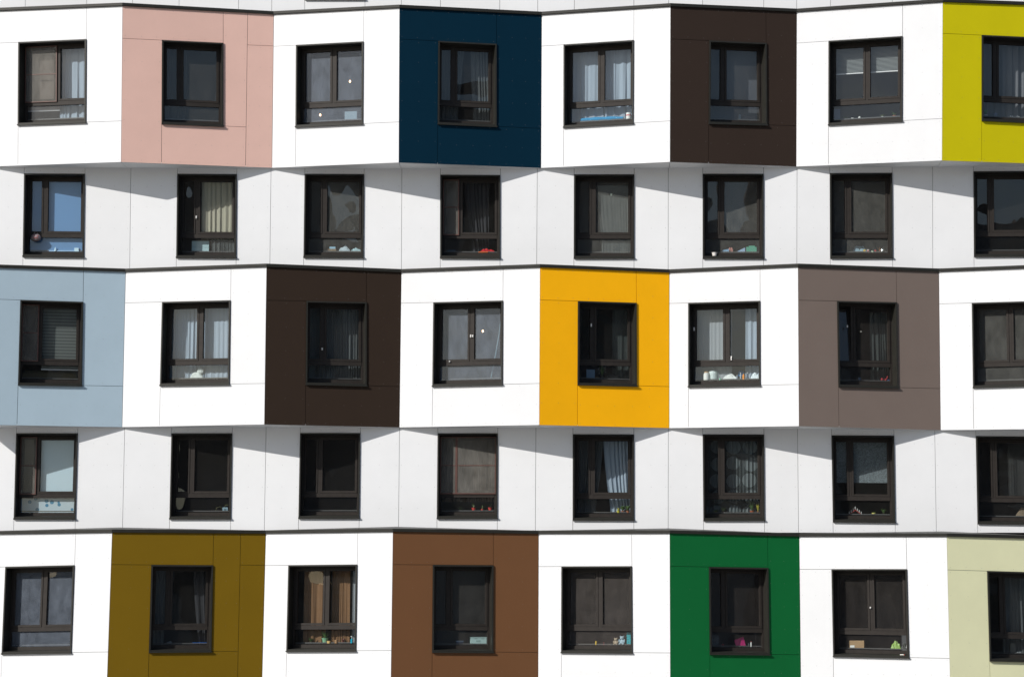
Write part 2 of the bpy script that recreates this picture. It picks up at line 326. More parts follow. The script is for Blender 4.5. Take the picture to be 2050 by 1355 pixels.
# windows on the bays: face index -> TL, TR, BR, BL
WQ = {
 (0, 0): (37.4, 85.2, 173.2, 79.2, 172.4, 245, 36.3, 250), (0, 1): (324.5, 81.1, 446.9, 86.9, 446.9, 252.7, 323.7, 247.2),
 (0, 2): (593.2, 91, 727.8, 83.9, 726.7, 247.8, 592.1, 254), (0, 3): (877.5, 82.8, 993.9, 88.8, 993.9, 253.5, 876.4, 248),
 (0, 4): (1128.7, 90.1, 1268.8, 81.1, 1268, 246.7, 1128.4, 254.9), (0, 5): (1419.9, 82, 1534, 86.9, 1535.4, 250.5, 1418.8, 247.2),
 (0, 6): (1658.8, 82.8, 1806.9, 73.2, 1806.6, 242, 1658.5, 250), (0, 7): (1965.3, 71, 2085, 76.5, 2085, 246.5, 1965.3, 240.9),
 (2, 1): (41, 600.5, 166.4, 604.6, 163.9, 771.4, 36.3, 769), (2, 2): (325.1, 604.6, 461.7, 601.3, 459.5, 768.5, 321, 770.7),
 (2, 3): (613.4, 602.7, 733.6, 605.1, 733.8, 771.8, 612, 768.5), (2, 4): (868, 605.4, 1007, 601.9, 1006.2, 769, 866, 772.3),
 (2, 5): (1157.1, 602.7, 1274, 606.5, 1274.5, 772, 1156.3, 769), (2, 6): (1378.1, 606.5, 1521.8, 602.4, 1522.3, 770.7, 1378.1, 773.4),
 (2, 7): (1675.8, 602.7, 1795.1, 605.4, 1797.6, 775.6, 1678.5, 772.6), (2, 8): (1945.7, 606.5, 2094, 602.3, 2098, 770.5, 1948.1, 774.8),
 (4, 0): (11.5, 1134.2, 149.4, 1131, 143.1, 1305.2, 4.1, 1307.2), (4, 1): (303.2, 1130.1, 426.4, 1131, 422.9, 1303, 298.3, 1303.9),
 (4, 2): (577.9, 1131, 715.3, 1129.6, 712.8, 1301.7, 573.8, 1302.2), (4, 3): (866.6, 1130.1, 987.6, 1131, 987.3, 1304.4, 865.2, 1303.6),
 (4, 4): (1124.3, 1133.4, 1265, 1132.9, 1266.3, 1305.5, 1123.7, 1304.4), (4, 5): (1419.3, 1134.2, 1537.6, 1136.2, 1540.3, 1309, 1421, 1307.7),
 (4, 6): (1664.8, 1138.9, 1815.6, 1138.9, 1820, 1315.3, 1668.1, 1311.8), (4, 7): (1976.2, 1142.4, 2097, 1146, 2103, 1324, 1981.2, 1320.8),
}
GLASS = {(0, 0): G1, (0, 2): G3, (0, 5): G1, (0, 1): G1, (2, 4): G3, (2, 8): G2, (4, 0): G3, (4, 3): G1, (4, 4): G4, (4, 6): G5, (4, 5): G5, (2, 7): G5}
SCREEN = {(0, 0): 'L', (2, 1): 'L', (1, 3): 'L', (3, 0): 'L', (3, 3): 'LR'}
KN = {(2, 4): ((.50, .40, .06), (.53, .40, .05), (.2, .70, .03)), (4, 6): ((.49, .44, .04),), (1, 1): ((.30, .5, .06),), (2, 6): ((.57, .66, .09), (.05, .3, .08)), (2, 5): ((.27, .27, .07),),
      (2, 7): ((.22, .28, .05),), (2, 3): ((.29, .56, .05),)}

for r, (cs, first, cols) in ROWS.items():
    soff = MB(); flash = MB()
    for i, col in enumerate(cols):
        if (r, i) in ((0, 8), (2, 0)): continue          # beyond the ends of the block
        a, b = cs[i], cs[i+1]; ya, yb = (YV, YR) if i % 2 == 0 else (YR, YV)
        A, C, B, D = (a[0], a[1]), (a[2], a[3]), (b[0], b[1]), (b[2], b[3])
        fc = Face(A, B, C, D, ya, yb); m = WHITE if col == 'white' else PAL[col]; mb = MB(); bk = MB()
        q = WQ.get((r, i))
        if q:
            t1, t2, b2, b1 = (q[0], q[1]), (q[2], q[3]), (q[4], q[5]), (q[6], q[7])
            RB, RD = B, D
            if col in ('pink', 'olive'):      # a narrow extra strip towards the valley
                xs = {'pink': (496, 26, 491.6, 334.6), 'olive': (482, 1066.8, 475, 1384.2)}[col]; RB, RD = (xs[0], xs[1]), (xs[2], xs[3])
                yy = {'pink': 90.5, 'olive': 1130.4}[col]; xe = fc.edge(B, D, yy+2); xl = fc.edge(RB, RD, yy)
                panel(mb, bk, fc, [RB, B, (xe, yy+(2 if col == 'pink' else .3)), (xl, yy)], m); panel(mb, bk, fc, [(xl, yy), (xe, yy+(2 if col == 'pink' else .3)), D, RD], m)
            l1 = cross(t1, t2, A, C); v1 = cross(b2, t2, A, B); r2 = cross(b1, b2, RB, RD); v2 = cross(t1, b1, C, D)
            panel(mb, bk, fc, [A, v1, t2, l1], m); panel(mb, bk, fc, [v1, RB, r2, b2], m)
            panel(mb, bk, fc, [b1, r2, RD, v2], m); panel(mb, bk, fc, [l1, t1, v2, C], m)
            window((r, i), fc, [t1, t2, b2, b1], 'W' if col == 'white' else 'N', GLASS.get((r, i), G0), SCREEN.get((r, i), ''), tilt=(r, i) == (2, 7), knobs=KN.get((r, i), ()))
        else:
            panel(mb, bk, fc, [A, B, D, C], m)
        for left in (True, False):           # cheeks that close the open end of the row
            if (r, i) in (((0, 0), (2, 1), (4, 0)) if left else ((0, 7), (2, 8), (4, 7))):
                u_, v_ = (fc.P(*A), fc.P(*C)) if left else (fc.P(*B), fc.P(*D)); dx = Vector((.02 if left else -.02, .01, 0))
                mb.poly([u_+dx, v_+dx, Vector((v_.x, YW+.3, v_.z))+dx, Vector((u_.x, YW+.3, u_.z))+dx], WHITE)
        ob = mb.build('bay_panel', bld, ORG); ob['label'] = {'pink': 'dusty pink', 'navy': 'navy blue', 'brown': 'dark brown', 'lime': 'lime yellow', 'blue': 'pale grey blue', 'umber': 'very dark brown', 'orange': 'bright orange',
            'grey': 'taupe grey', 'olive': 'olive brown', 'choc': 'chocolate brown', 'green': 'deep green', 'pale': 'pale sage', 'white': 'white'}[col] + ' riveted cladding panels'
        bk.build('wall_backing', bld, ORG)
        # soffit under the bay, flashing along its top
        c0, c1 = fc.P(*C), fc.P(*D); t0, t1_ = fc.P(*A), fc.P(*B); g1 = .006*fc.r
        s0 = Vector((c0.x, YW+.01, c0.z)); s1 = Vector((c1.x, YW+.01, c1.z)); e = Vector((0, 0, .03)); lift = Vector((0, 0, .002))
        soff.hexa([c0+g1+lift+fc.n*-.004, c1-g1+lift+fc.n*-.004, s1-g1+lift, s0+g1+lift], [c0+g1+e, c1-g1+e, s1-g1+e, s0+g1+e], WHITE)
        o = Vector((0, -.04, 0)); h = Vector((0, 0, .068)); rise = lambda Y: Vector((0, 0, .075*(YV-Y)/(YV-YR)+.0))
        f0, f1 = t0+o, t1_+o; k0 = Vector((t0.x, YW+.01, t0.z))+h+rise(ya); k1 = Vector((t1_.x, YW+.01, t1_.z))+h+rise(yb)
        flash.poly([f0, f1, f1+h, f0+h], METAL); flash.poly([f0+h, f1+h, k1, k0], METAL); flash.poly([f0, t0, t1_, f1], METAL)
        flash.poly([t0, t1_, t1_+h*.5, t0+h*.5], METAL)
        flash.hexa([f0-Vector((0, 0, .006)), f1-Vector((0, 0, .006)), f1+Vector((0, -.004, .006)), f0+Vector((0, -.004, .006))], [f0+Vector((0, .006, -.006)), f1+Vector((0, .006, -.006)), f1+Vector((0, .006, .006)), f0+Vector((0, .006, .006))], METAL)
    soff.build('soffit', bld, ORG); flash.build('roof_flashing', bld, ORG)

# recessed flat storeys: seams (x top, x bottom) alternate: mid seam, window left, window right, mid seam ...
def flat(row, ytop, ybot, mids, wins, room=True):
    mb = MB(); bk = MB(); fc = Face((0, ytop), (2050, ytop), (0, ybot), (2050, ybot), YW, YW)
    def line(x0, y0, x1, y1): return lambda y: x0+(x1-x0)*(y-y0)/(y1-y0)
    mid = [line(a, ytop, b, ybot) for a, b in mids]
    for k, q in enumerate(wins):
        t1, t2, b2, b1 = (q[0], q[1]), (q[2], q[3]), (q[4], q[5]), (q[6], q[7])
        L = line(*t1, *b1); Rr = line(*t2, *b2); m0, m1 = mid[k], mid[k+1]
        panel(mb, bk, fc, [(m0(ytop), ytop), (L(ytop), ytop), (L(ybot), ybot), (m0(ybot), ybot)], WHITE)
        panel(mb, bk, fc, [(Rr(ytop), ytop), (m1(ytop), ytop), (m1(ybot), ybot), (Rr(ybot), ybot)], WHITE)
        panel(mb, bk, fc, [(L(ytop), ytop), (Rr(ytop), ytop), t2, t1], WHITE)
        panel(mb, bk, fc, [b1, b2, (Rr(ybot), ybot), (L(ybot), ybot)], WHITE)
        window((row, k), fc, [t1, t2, b2, b1], 'N', FG.get((row, k), G0), SCREEN.get((row, k), ''), room, knobs=KN.get((row, k), ()))
    ob = mb.build('recessed_wall', bld, ORG); ob['label'] = 'flat white riveted cladding of a recessed storey'; bk.build('wall_backing', bld, ORG)
FG = {(1, 0): G0, (1, 1): G1, (1, 2): G2, (1, 4): G2, (1, 5): G2, (1, 6): G2, (1, 7): G0}
flat(1, 326, 546, [(-38, -40), (262.2, 259.5), (542.8, 540), (804.6, 803.5), (1075.7, 1074.3), (1337.9, 1337.6), (1595.7, 1595.2), (1867, 1867.5), (2160, 2162)],
     [(48.6, 347.8, 169.9, 348.6, 167.7, 513.9, 45.9, 512.5), (355.1, 348.6, 474, 349.2, 472.6, 515, 353, 514.4), (610.1, 348.6, 728.9, 349.2, 727.5, 514.7, 607.9, 513.9),
      (881.6, 350.5, 1001.5, 351.1, 1001, 515.8, 881.3, 515), (1149.4, 349.7, 1269.6, 349.7, 1269.3, 515.8, 1148.9, 515.8), (1407, 348.6, 1528.6, 348.6, 1528.6, 515.8, 1407, 515.8),
      (1661.3, 347.3, 1786.1, 346.7, 1787, 515.3, 1662.1, 515.3), (1948.9, 343.7, 2071, 343, 2072, 511.5, 1950, 512.3)])
flat(3, 840, 1066, [(-60, -66), (250, 245), (533, 529), (800, 797.7), (1073, 1071.6), (1338, 1337.6), (1596.5, 1598.7), (1871, 1874.6), (2170, 2175)],
     [(32.8, 867.3, 155.7, 867.3, 150.8, 1037.2, 27.9, 1037.2), (343.4, 867.3, 464.9, 867.3, 461.9, 1036.7, 339.6, 1036.7), (601, 866.8, 721.3, 866.8, 719.1, 1035.6, 597.8, 1035.6),
      (876.4, 867.3, 996.4, 867.3, 995.5, 1036.1, 874.8, 1036.1), (1147, 869.2, 1269, 869.5, 1269, 1039.4, 1146.7, 1039.4), (1407, 869.2, 1529.4, 869.8, 1530.5, 1040, 1408.4, 1040),
      (1664.8, 871.4, 1789.7, 872, 1792.1, 1044, 1667.6, 1042.7), (1953.6, 872.8, 2078, 874, 2082, 1048, 1957.1, 1046.2)])
up = [(50.5, 173.5), (358.4, 477.5), (610, 730.6), (881.6, 1000.5), (1149.7, 1269), (1406.5, 1529), (1662.6, 1786.4), (1952, 2073)]
ub = [-8, -8, -1.5, -8, -8, -10, -12, -14]
flat(-1, -190, 32, [(-38, -38), (265, 265), (544, 544), (803.5, 803.5), (1076.5, 1076.5), (1338.7, 1338.7), (1595, 1595), (1867, 1867), (2160, 2160)],
     [(a, ub[k]-166, b, ub[k]-166, b, ub[k], a, ub[k]) for k, (a, b) in enumerate(up)], room=False)
low = MB(); z0 = at(1200, 1383, YW).z
low.poly([(-14.2, YW, 0), (11.05, YW, 0), (11.05, YW, z0+.05), (-14.2, YW, z0+.05)], WHITE); low.build('ground_storey_wall', bld, ORG)
rf = MB(); zt = at(1200, -190, YW).z
rf.box(-14.35, 11.2, YW-.12, YW+12, zt, zt+.35, METAL); rf.build('roof', bld, ORG)
sd = MB()                                    # plain end walls and rear so the block is solid from any side
sd.poly([(-14.1, YW+.04, 0), (-14.1, YW+12, 0), (-14.1, YW+12, zt), (-14.1, YW+.04, zt)], WHITE); sd.poly([(10.98, YW+.04, 0), (10.98, YW+12, 0), (10.98, YW+12, zt), (10.98, YW+.04, zt)], WHITE)
sd.poly([(-14.1, YW+12, 0), (10.98, YW+12, 0), (10.98, YW+12, zt), (-14.1, YW+12, zt)], WHITE)
sd.build('end_wall', bld, ORG)

# ------------------------------------------------------------------ unseen buildings across the street, added only for the panes to mirror
ob_ = MB(); brick = mat('dark_brick', (.10, .075, .06), .9, var=.2, scale=.6); pal = mat('pale_render', (.30, .29, .27), .9); wg = mat('far_glass', (.02, .025, .03), .1)
ob_.box(-24, 78, -36, -22, 0, 28.5, brick)
for a_, b_, h_ in ((-24, -15, 34), (-9, 3, 36), (9, 20, 33), (27, 41, 37), (50, 62, 34)): ob_.box(a_, b_, -35, -23, 28.5, h_, brick)
for k in range(14):
    for j in range(9):
        x = -20+k*7; z = 1.5+j*3.0; ob_.box(x, x+2.6, -22, -21.9, z, z+1.9, wg if (k+j) % 5 else pal)
for k in range(5): ob_.box(-12+k*20, -7+k*20, -22, -21.4, 0, 29, pal)
tag(ob_.build('added_brick_block'), 'unseen dark brick block added across the street for the window panes to mirror', 'building')

hb = MB(); hb.box(-150, -32, -75, -62, 0, 13, mat('far_grey_render', (.13, .13, .135), .9, var=.15, scale=.3))  # unseen block added to hide the bright horizon from the lowest panes
for k in range(20):
    for j in range(4): hb.box(-146+k*5.8, -143.4+k*5.8, -62, -61.9, 1.2+j*3, 2.9+j*3, wg)
tag(hb.build('added_low_block'), 'unseen low grey block added far across the street to darken the lowest panes', 'building')

# ------------------------------------------------------------------ what stands, hangs and lies in the windows
def wloc(w, x, z, n): return w.pt(x, z, n)
def pxm(w, px, py, n):                      # a picture point -> metres from the left and top of a window, n behind its face
    # intersect the view ray with the plane parallel to the wall face at depth n
    o = w.pt(0, 0, n); d = at(px, py, 60)-Vector((0, 0, CZ)); t = (o-Vector((0, 0, CZ))).dot(w.f.n)/d.dot(w.f.n); p = Vector((0, 0, CZ))+d*t
    return (p-o).dot(w.f.r), o.z-p.z
def place(o, w, x, z, n, turn=0.):
    p = w.pt(x, z, n); rz = math.atan2(w.f.r.y, w.f.r.x)
    o.location = p; o.rotation_euler = (0, 0, rz+turn)
BOARD_Z = .167                               # the window board lies this far above the casing foot
def put(mb, key, px, name, label, cat, n=-.36, turn=0., group=None, parts=(), smooth=False, z=None, lift=0.):
    """stand a thing built in its own frame (x right, y into the room, z up) on the window board under picture column px"""
    w = WIN[key]; zz = w.H-BOARD_Z if z is None else z
    x, _ = pxm(w, px, (w.q[2][1]+w.q[3][1])/2, n)
    o = mb.build(name, smooth=smooth); place(o, w, x, zz-lift, n, turn); tag(o, label, cat, group)
    for pn, pm in parts: pm.build(pn, o, smooth=smooth)
    return o
def C(*c, rough=.6, **k):
    nm = 'tone_%d_%d_%d' % c + ('' if rough == .6 else '_%d' % (rough*100)); return mat(nm, tuple(v/.8 for v in srgb(c)), rough, **k)

def sheet(key, x0, x1, z0, z1, m, name, label, cat, n=-.42, amp=.022, wl=.11, tie=0, seed=0, group=None, seg=1.2, bot=0.):
    """a hanging cloth with vertical folds; x0..x1 and z0..z1 as shares of the window; tie>0 draws its foot to the right, <0 to the left"""
    w = WIN[key]; rnd = random.Random(seed*7+len(label)); W, H = w.W, w.H; nx = max(8, int((x1-x0)*W/.018)); nz = 14
    ph = []; p = rnd.random()*6
    rate = 1.; am = []; aa = 1.
    for i in range(nx+1):
        rate = min(2.1, max(.35, rate+rnd.uniform(-.28, .28))); aa = min(1.5, max(.35, aa+rnd.uniform(-.2, .2)))
        p += 2*math.pi*(.018/wl)*rate; ph.append(p); am.append(aa)
    v = []; f = []
    for j in range(nz+1):
        t = j/nz
        for i in range(nx+1):
            s = i/nx; z = lerp(z0, z1, t)*H; x = lerp(x0, x1, s)*W
            if tie: 
                k = abs(tie)*(t**1.6 if t < .85 else .77+(t-.85)*.2); anchor = (x1 if tie > 0 else x0)*W; x = lerp(x, anchor, k*.9)
            a = amp*(.55+.45*t)*am[i]
            y = n + a*math.sin(ph[i]+.25*math.sin(t*5+i*.05)) + a*.4*math.sin(ph[i]*2.3+1.3*t)
            x += a*.5*math.cos(ph[i]*.9+t)
            v.append(w.pt(x, z, y))
    for j in range(nz):
        for i in range(nx): q = j*(nx+1)+i; f.append((q, q+1, q+nx+2, q+nx+1))
    mb = MB(); mb.faces(v, f, m); rail = w.pt((x0+x1)/2*W, z0*H, n)
    o = mb.build(name, org=rail, smooth=True); o.location = rail; return tag(o, label, cat, group)
def roller(key, x0, x1, z0, z1, m, name, label, cat='blind', n=-.30, bar=True, group=None, slats=0, tilt=.6):
    w = WIN[key]; W, H = w.W, w.H; org = w.pt((x0+x1)/2*W, z0*H, n); mb = MB()
    if slats:
        pit = (z1-z0)*H/slats
        for k in range(slats):
            z = z0*H+pit*k; hh = pit*.8
            mb.hexa([w.pt(x0*W, z+hh, n+.012), w.pt(x1*W, z+hh, n+.012), w.pt(x1*W, z, n-.012), w.pt(x0*W, z, n-.012)],
                    [w.pt(x0*W, z+hh, n+.010), w.pt(x1*W, z+hh, n+.010), w.pt(x1*W, z, n-.014), w.pt(x0*W, z, n-.014)], m)
    else:
        w.box(mb, x0*W, x1*W, z0*H, z1*H, n-.003, n, m)
    o = mb.build(name, org=org); o.location = org; tag(o, label, cat, group)
    if bar:
        b = MB(); w.box(b, x0*W-.005, x1*W+.005, z1*H-.012, z1*H+.012, n-.012, n+.012, KNOB); b.build('bottom_bar', o, org)
        b = MB(); w.box(b, x0*W-.01, x1*W+.01, z0*H-.02, z0*H+.03, n-.03, n+.016, KNOB); b.build('roller_tube', o, org)
    return o

sheer = cloth_mat('sheer_blue_white', (.60, .71, .82), .28); sheer2 = cloth_mat('sheer_white', (.62, .66, .68), .35)
greyc = cloth_mat('grey_curtain', (.19, .205, .205), .2); greyd = cloth_mat('dim_grey_curtain', (.10, .115, .11), .2); darkc = cloth_mat('charcoal_curtain', (.07, .07, .075), .05)
brownc = cloth_mat('brown_curtain', (.30, .17, .09), .1); tanc = cloth_mat('taupe_net', (.22, .18, .15), .2)
creamc = cloth_mat('yellow_cream_cloth', (.64, .60, .46), .1); plast = cloth_mat('crumpled_plastic', (.5, .54, .52), .72)
circ = cloth_mat('circle_curtain', (.30, .34, .34), .4, 'circle'); lace = cloth_mat('lace_blind', (.30, .34, .35), .1, 'lace')
strip = cloth_mat('day_night_blind', (.26, .28, .26), .1, 'stripe'); blot = cloth_mat('blotched_sheet', (.62, .72, .76), 0, 'blotch')

# storey by storey, from the top
roller((0, 0), .0, .50, -.02, .80, mat('beige_blind', (.34, .29, .28), .8), 'roller_blind', 'pinkish beige roller blind behind the insect screen in the top left white bay', n=-.34)
sheet((0, 0), .48, 1.1, -.05, 1.0, sheer, 'curtain', 'white sheer curtain beside the beige blind in the top left white bay', 'curtain', seed=1)
sheet((0, 1), -.05, .42, -.05, 1.0, darkc, 'curtain', 'dark curtain barely visible behind the window in the pink bay', 'curtain', seed=2)
sheet((0, 3), -.05, .50, -.05, 1.0, greyc, 'curtain', 'left grey curtain of the pair in the navy bay window', 'curtain', seed=3, tie=-.25)
sheet((0, 3), .62, 1.08, -.05, 1.0, greyc, 'curtain', 'right grey curtain of the pair in the navy bay window', 'curtain', seed=4, tie=.15)
sheet((0, 4), -.1, .50, -.05, 1.0, sheer, 'curtain', 'left blue white sheer curtain above the blue bolster', 'curtain', seed=5, wl=.13, amp=.03)
sheet((0, 4), .50, 1.1, -.05, 1.0, sheer, 'curtain', 'right blue white sheer curtain above the blue bolster', 'curtain', seed=6, wl=.12, amp=.03)
roller((0, 5), -.1, 1.1, .0, .98, mat('slate_blind', (.10, .105, .12), .8), 'roller_blind', 'slate grey roller blind drawn down behind the window of the dark brown top bay', n=-.44)
roller((0, 6), -.04, 1.04, .0, .36, cloth_mat('pale_blind', (.42, .44, .43), .1), 'slatted_blind', 'pale slatted blind drawn half up in the white bay beside the lime bay', 'blind', n=-.36, slats=24)
sheet((0, 7), -.05, 1.0, -.05, .95, cloth_mat('ash_drape', (.26, .26, .27), .1), 'curtain', 'ash grey drape gathered behind the window in the lime bay', 'curtain', seed=8, wl=.35, amp=.03)

roller((1, 0), -.02, 1.02, .0, .98, cloth_mat('painted_sky_sheet', (.22, .40, .66), .03), 'roller_blind', 'bright blue sheet painting the sky reflection in the leftmost upper recessed window', n=-.30)  # added blue sheet: reflected sky painted as a coloured surface behind the glass
sheet((1, 1), .38, 1.0, -.02, .76, creamc, 'curtain', 'crumpled cream sheet hanging behind the right sash under the pink bay', 'curtain', n=-.30, seed=9, wl=.2, amp=.014)
sheet((1, 1), .55, 1.0, .72, .93, plast, 'plastic_sheet', 'crumpled clear plastic below the cream sheet', 'plastic sheet', n=-.30, seed=10, wl=.05, amp=.02)
sheet((1, 3), .38, .8, -.02, .98, darkc, 'curtain', 'black curtain swept aside behind the red cloth window', 'curtain', seed=11, tie=.5)
sheet((1, 4), .38, .97, .1, .92, plast, 'plastic_sheet', 'streaked clear plastic sheet behind the window left of the white cup window', 'plastic sheet', n=-.29, seed=12, wl=.07, amp=.02, tie=.2)
roller((2, 1), .36, 1.02, .0, .80, strip, 'day_night_blind', 'grey striped blind behind the window in the pale blue bay', n=-.31)
sheet((2, 2), -.1, .52, -.05, 1.0, sheer, 'curtain', 'left sheer curtain in the white bay beside the pale blue bay', 'curtain', seed=13)
sheet((2, 2), .5, 1.1, -.05, 1.0, sheer, 'curtain', 'right sheer curtain in the white bay beside the pale blue bay', 'curtain', seed=14)
sheet((2, 3), -.05, 1.05, -.05, 1.0, greyc, 'curtain', 'wide grey curtain drawn across the window in the very dark brown bay', 'curtain', seed=15, amp=.03)
sheet((2, 5), .68, 1.08, -.05, 1.0, greyd, 'curtain', 'grey green curtain at the right side of the window in the orange bay', 'curtain', seed=16)
sheet((2, 6), -.1, .55, -.05, .99, sheer2, 'curtain', 'thin grey net on the left above the jars right of the orange bay', 'curtain', seed=17, amp=.012)
sheet((2, 6), .74, 1.1, -.05, 1.0, sheer, 'curtain', 'bright white curtain on the right above the bottles right of the orange bay', 'curtain', seed=18)
sheet((2, 7), .66, 1.08, .1, 1.0, greyd, 'curtain', 'short grey curtain at the right of the window in the taupe bay', 'curtain', seed=19)
roller((3, 0), .36, 1.02, .0, .76, cloth_mat('ice_blue_blind', (.68, .82, .88), .02), 'roller_blind', 'ice blue roller blind behind the right sash of the leftmost lower recessed window', n=-.30)
roller((3, 0), -.02, 1.02, .755, .96, blot, 'patterned_film', 'white sheet with blue leaf blotches in the low pane of the leftmost window', 'window film', n=-.29, bar=False)
sheet((3, 3), -.1, 1.1, -.05, .80, tanc, 'curtain', 'taupe net curtain behind the red brown insect screens', 'curtain', seed=20)
sheet((3, 4), -.02, .5, -.05, 1.0, greyc, 'curtain', 'left grey curtain tied back under the orange bay', 'curtain', seed=21, tie=-.35)
sheet((3, 4), .5, 1.08, -.05, 1.0, sheer, 'curtain', 'right pale curtain tied back behind the plants under the orange bay', 'curtain', seed=22, tie=.3)
sheet((3, 5), -.05, 1.05, -.05, 1.0, circ, 'curtain', 'sheer curtain patterned with large circles', 'curtain', seed=23, wl=.16)
roller((3, 6), -.02, 1.02, .0, .54, lace, 'roller_blind', 'grey lace patterned blind drawn half down above the candle arch', n=-.31, bar=False)
sheet((3, 7), .55, 1.02, -.05, .8, cloth_mat('dim_net', (.10, .10, .095), .5), 'curtain', 'thin crumpled net at the right edge window of the lower recessed storey', 'curtain', seed=24, n=-.34, wl=.08)
sheet((4, 1), -.05, .26, -.05, 1.0, greyc, 'curtain', 'narrow grey curtain at the left of the window in the olive bay', 'curtain', seed=25)
sheet((4, 1), .70, 1.05, -.05, 1.0, darkc, 'curtain', 'dark curtain at the right of the window in the olive bay', 'curtain', seed=26, tie=.4)
sheet((4, 2), .12, .46, -.05, 1.0, brownc, 'curtain', 'left rust brown curtain behind the green pot', 'curtain', seed=27, wl=.09)
sheet((4, 2), .54, .80, -.05, 1.0, brownc, 'curtain', 'right rust brown curtain behind the small clay pots', 'curtain', seed=28, wl=.09)
sheet((4, 2), .84, 1.08, -.05, 1.0, sheer2, 'curtain', 'narrow pale curtain above the turquoise soap bottle', 'curtain', seed=29)
sheet((4, 7), .36, 1.05, -.05, 1.0, greyc, 'curtain', 'grey curtain behind the window in the pale sage bay', 'curtain', seed=30)

# lit bulbs hanging on their cords
def bulb(key, px, py, label, n=-.75, dim=False):
    w = WIN[key]; x, z = pxm(w, px, py, n); m = MB(); m.ball((0, 0, 0), .022, .022, .03 if not dim else .008, mat('dim_lamp', (.8, .8, .75), .4, emit=(1, .95, .85), es=.5) if dim else mat('lit_bulb', (1, .8, .6), .4, emit=(1, .58, .30), es=7), 10, 6)
    o = m.build('light_bulb', smooth=True); place(o, w, x, z, n); tag(o, label, 'light bulb', 'lit bulbs hanging in the windows')
    c = MB(); c.tube([(0, 0, .03), (0, 0, min(.9, z+.2))], .004, METAL); c.lathe([(.012, .028), (.012, .06), (.004, .07)], METAL, 8); c.build('cord', o)
bulb((0, 2), 700.5, 163, 'upper lit bulb in the right sash of the white bay left of the navy bay')
bulb((0, 2), 641, 230.5, 'lower lit bulb behind the low pane of the white bay left of the navy bay', n=-.55)
bulb((2, 4), 967, 662.5, 'lit bulb in the white bay between the dark brown bay and the orange bay')
bulb((2, 7), 1723, 664, 'dim lamp glimpsed in the window of the taupe bay', dim=True)

# makers of small things
def box_(w_, d, h, m, extra=()):
    b = MB(); b.box(-w_/2, w_/2, 0, d, 0, h, m)
    for e in extra: b.box(*e)
    return b
def heap(w_, d, h, m, seed, rough=.5):
    """a crumpled heap of cloth or plastic"""
    rnd = random.Random(seed); n = 16; v = []; f = []
    ax = [(rnd.uniform(4, 16), rnd.uniform(4, 16), rnd.uniform(0, 6)) for _ in range(5)]
    for j in range(n+1):
        for i in range(n+1):
            x = (i/n-.5)*2; y = (j/n-.5)*2; e = max(0, 1-max(abs(x), abs(y))**4)*max(0., 1-.35*(x*x+y*y))
            k = sum(math.sin(a*x+b*y+c) for a, b, c in ax)/5
            z = h*e*(.8+rough*k*.6+.1*math.sin(7*x+seed)); v.append((x*w_/2*(1-.06*k), (y+1)*d/2, max(0, z)))
    for j in range(n):
        for i in range(n): q = j*(n+1)+i; f.append((q, q+1, q+n+2, q+n+1))
    b = MB(); b.faces(v, f, m); b.box(-w_*.35, w_*.35, d*.2, d*.8, .0, .004, m); return b
def lath(prof, m, seg=14): b = MB(); b.lathe(prof, m, seg); return b
def leaves(h, spread, n, m, seed, wd=.014, base=0., droop=.4):
    rnd = random.Random(seed); b = MB()
    for _ in range(n):
        a = rnd.uniform(0, 6.28); r = rnd.uniform(.3, 1)*spread; hh = rnd.uniform(.5, 1)*h; q = wd*rnd.uniform(.6, 1.2)
        c, s = math.cos(a), math.sin(a); pts = []
        for t in (0, .35, .7, 1):
            rr = r*t; z = base+hh*(t-droop*t*t*.8); ww = q*(1-abs(2*t-.9)*.85)/1; ww = max(ww, .001)
            pts += [(c*rr-s*ww, s*rr*.6+c*ww, z), (c*rr+s*ww, s*rr*.6-c*ww, z)]
        b.faces(pts, [(0, 1, 3, 2), (2, 3, 5, 4), (4, 5, 7, 6)], m)
    return b
LEAF = mat('leaf_green', (.09, .16, .045), .5, var=.3, scale=30); LEAF2 = mat('leaf_pale', (.22, .28, .12), .5, var=.3, scale=30); YEL = mat('leaf_yellow', (.55, .50, .06), .5)
def plant(key, px, label, pot, h=.18, spread=.12, n=26, pr=.045, ph=.07, leaf=LEAF, seed=0, depth=-.36, wd=.012, droop=.4, extra=None):
    b = lath([(pr*.7, 0), (pr, ph), (pr*1.1, ph), (pr*1.1, ph-.012)], pot, 12)
    parts = [('foliage', leaves(h, spread, n, leaf, seed, wd, ph*.9, droop))]
    if extra: parts.append(extra)
    return put(b, key, px, 'potted_plant', label, 'potted plant', n=depth, parts=parts)
CLAY = C(150, 90, 60); REDP = C(175, 50, 42); WHT = C(215, 215, 208)

# white bay left of the navy bay
put(box_(.30, .004, .21, C(120, 140, 150)), (0, 2), 702, 'picture_card', 'pale blue grey card standing in the low pane under the lit bulb', 'card', n=-.30)
put(box_(.42, .03, .016, WHT), (0, 2), 667, 'white_ruler', 'flat white strip lying on the window board left of the blue grey card', 'strip', n=-.31)
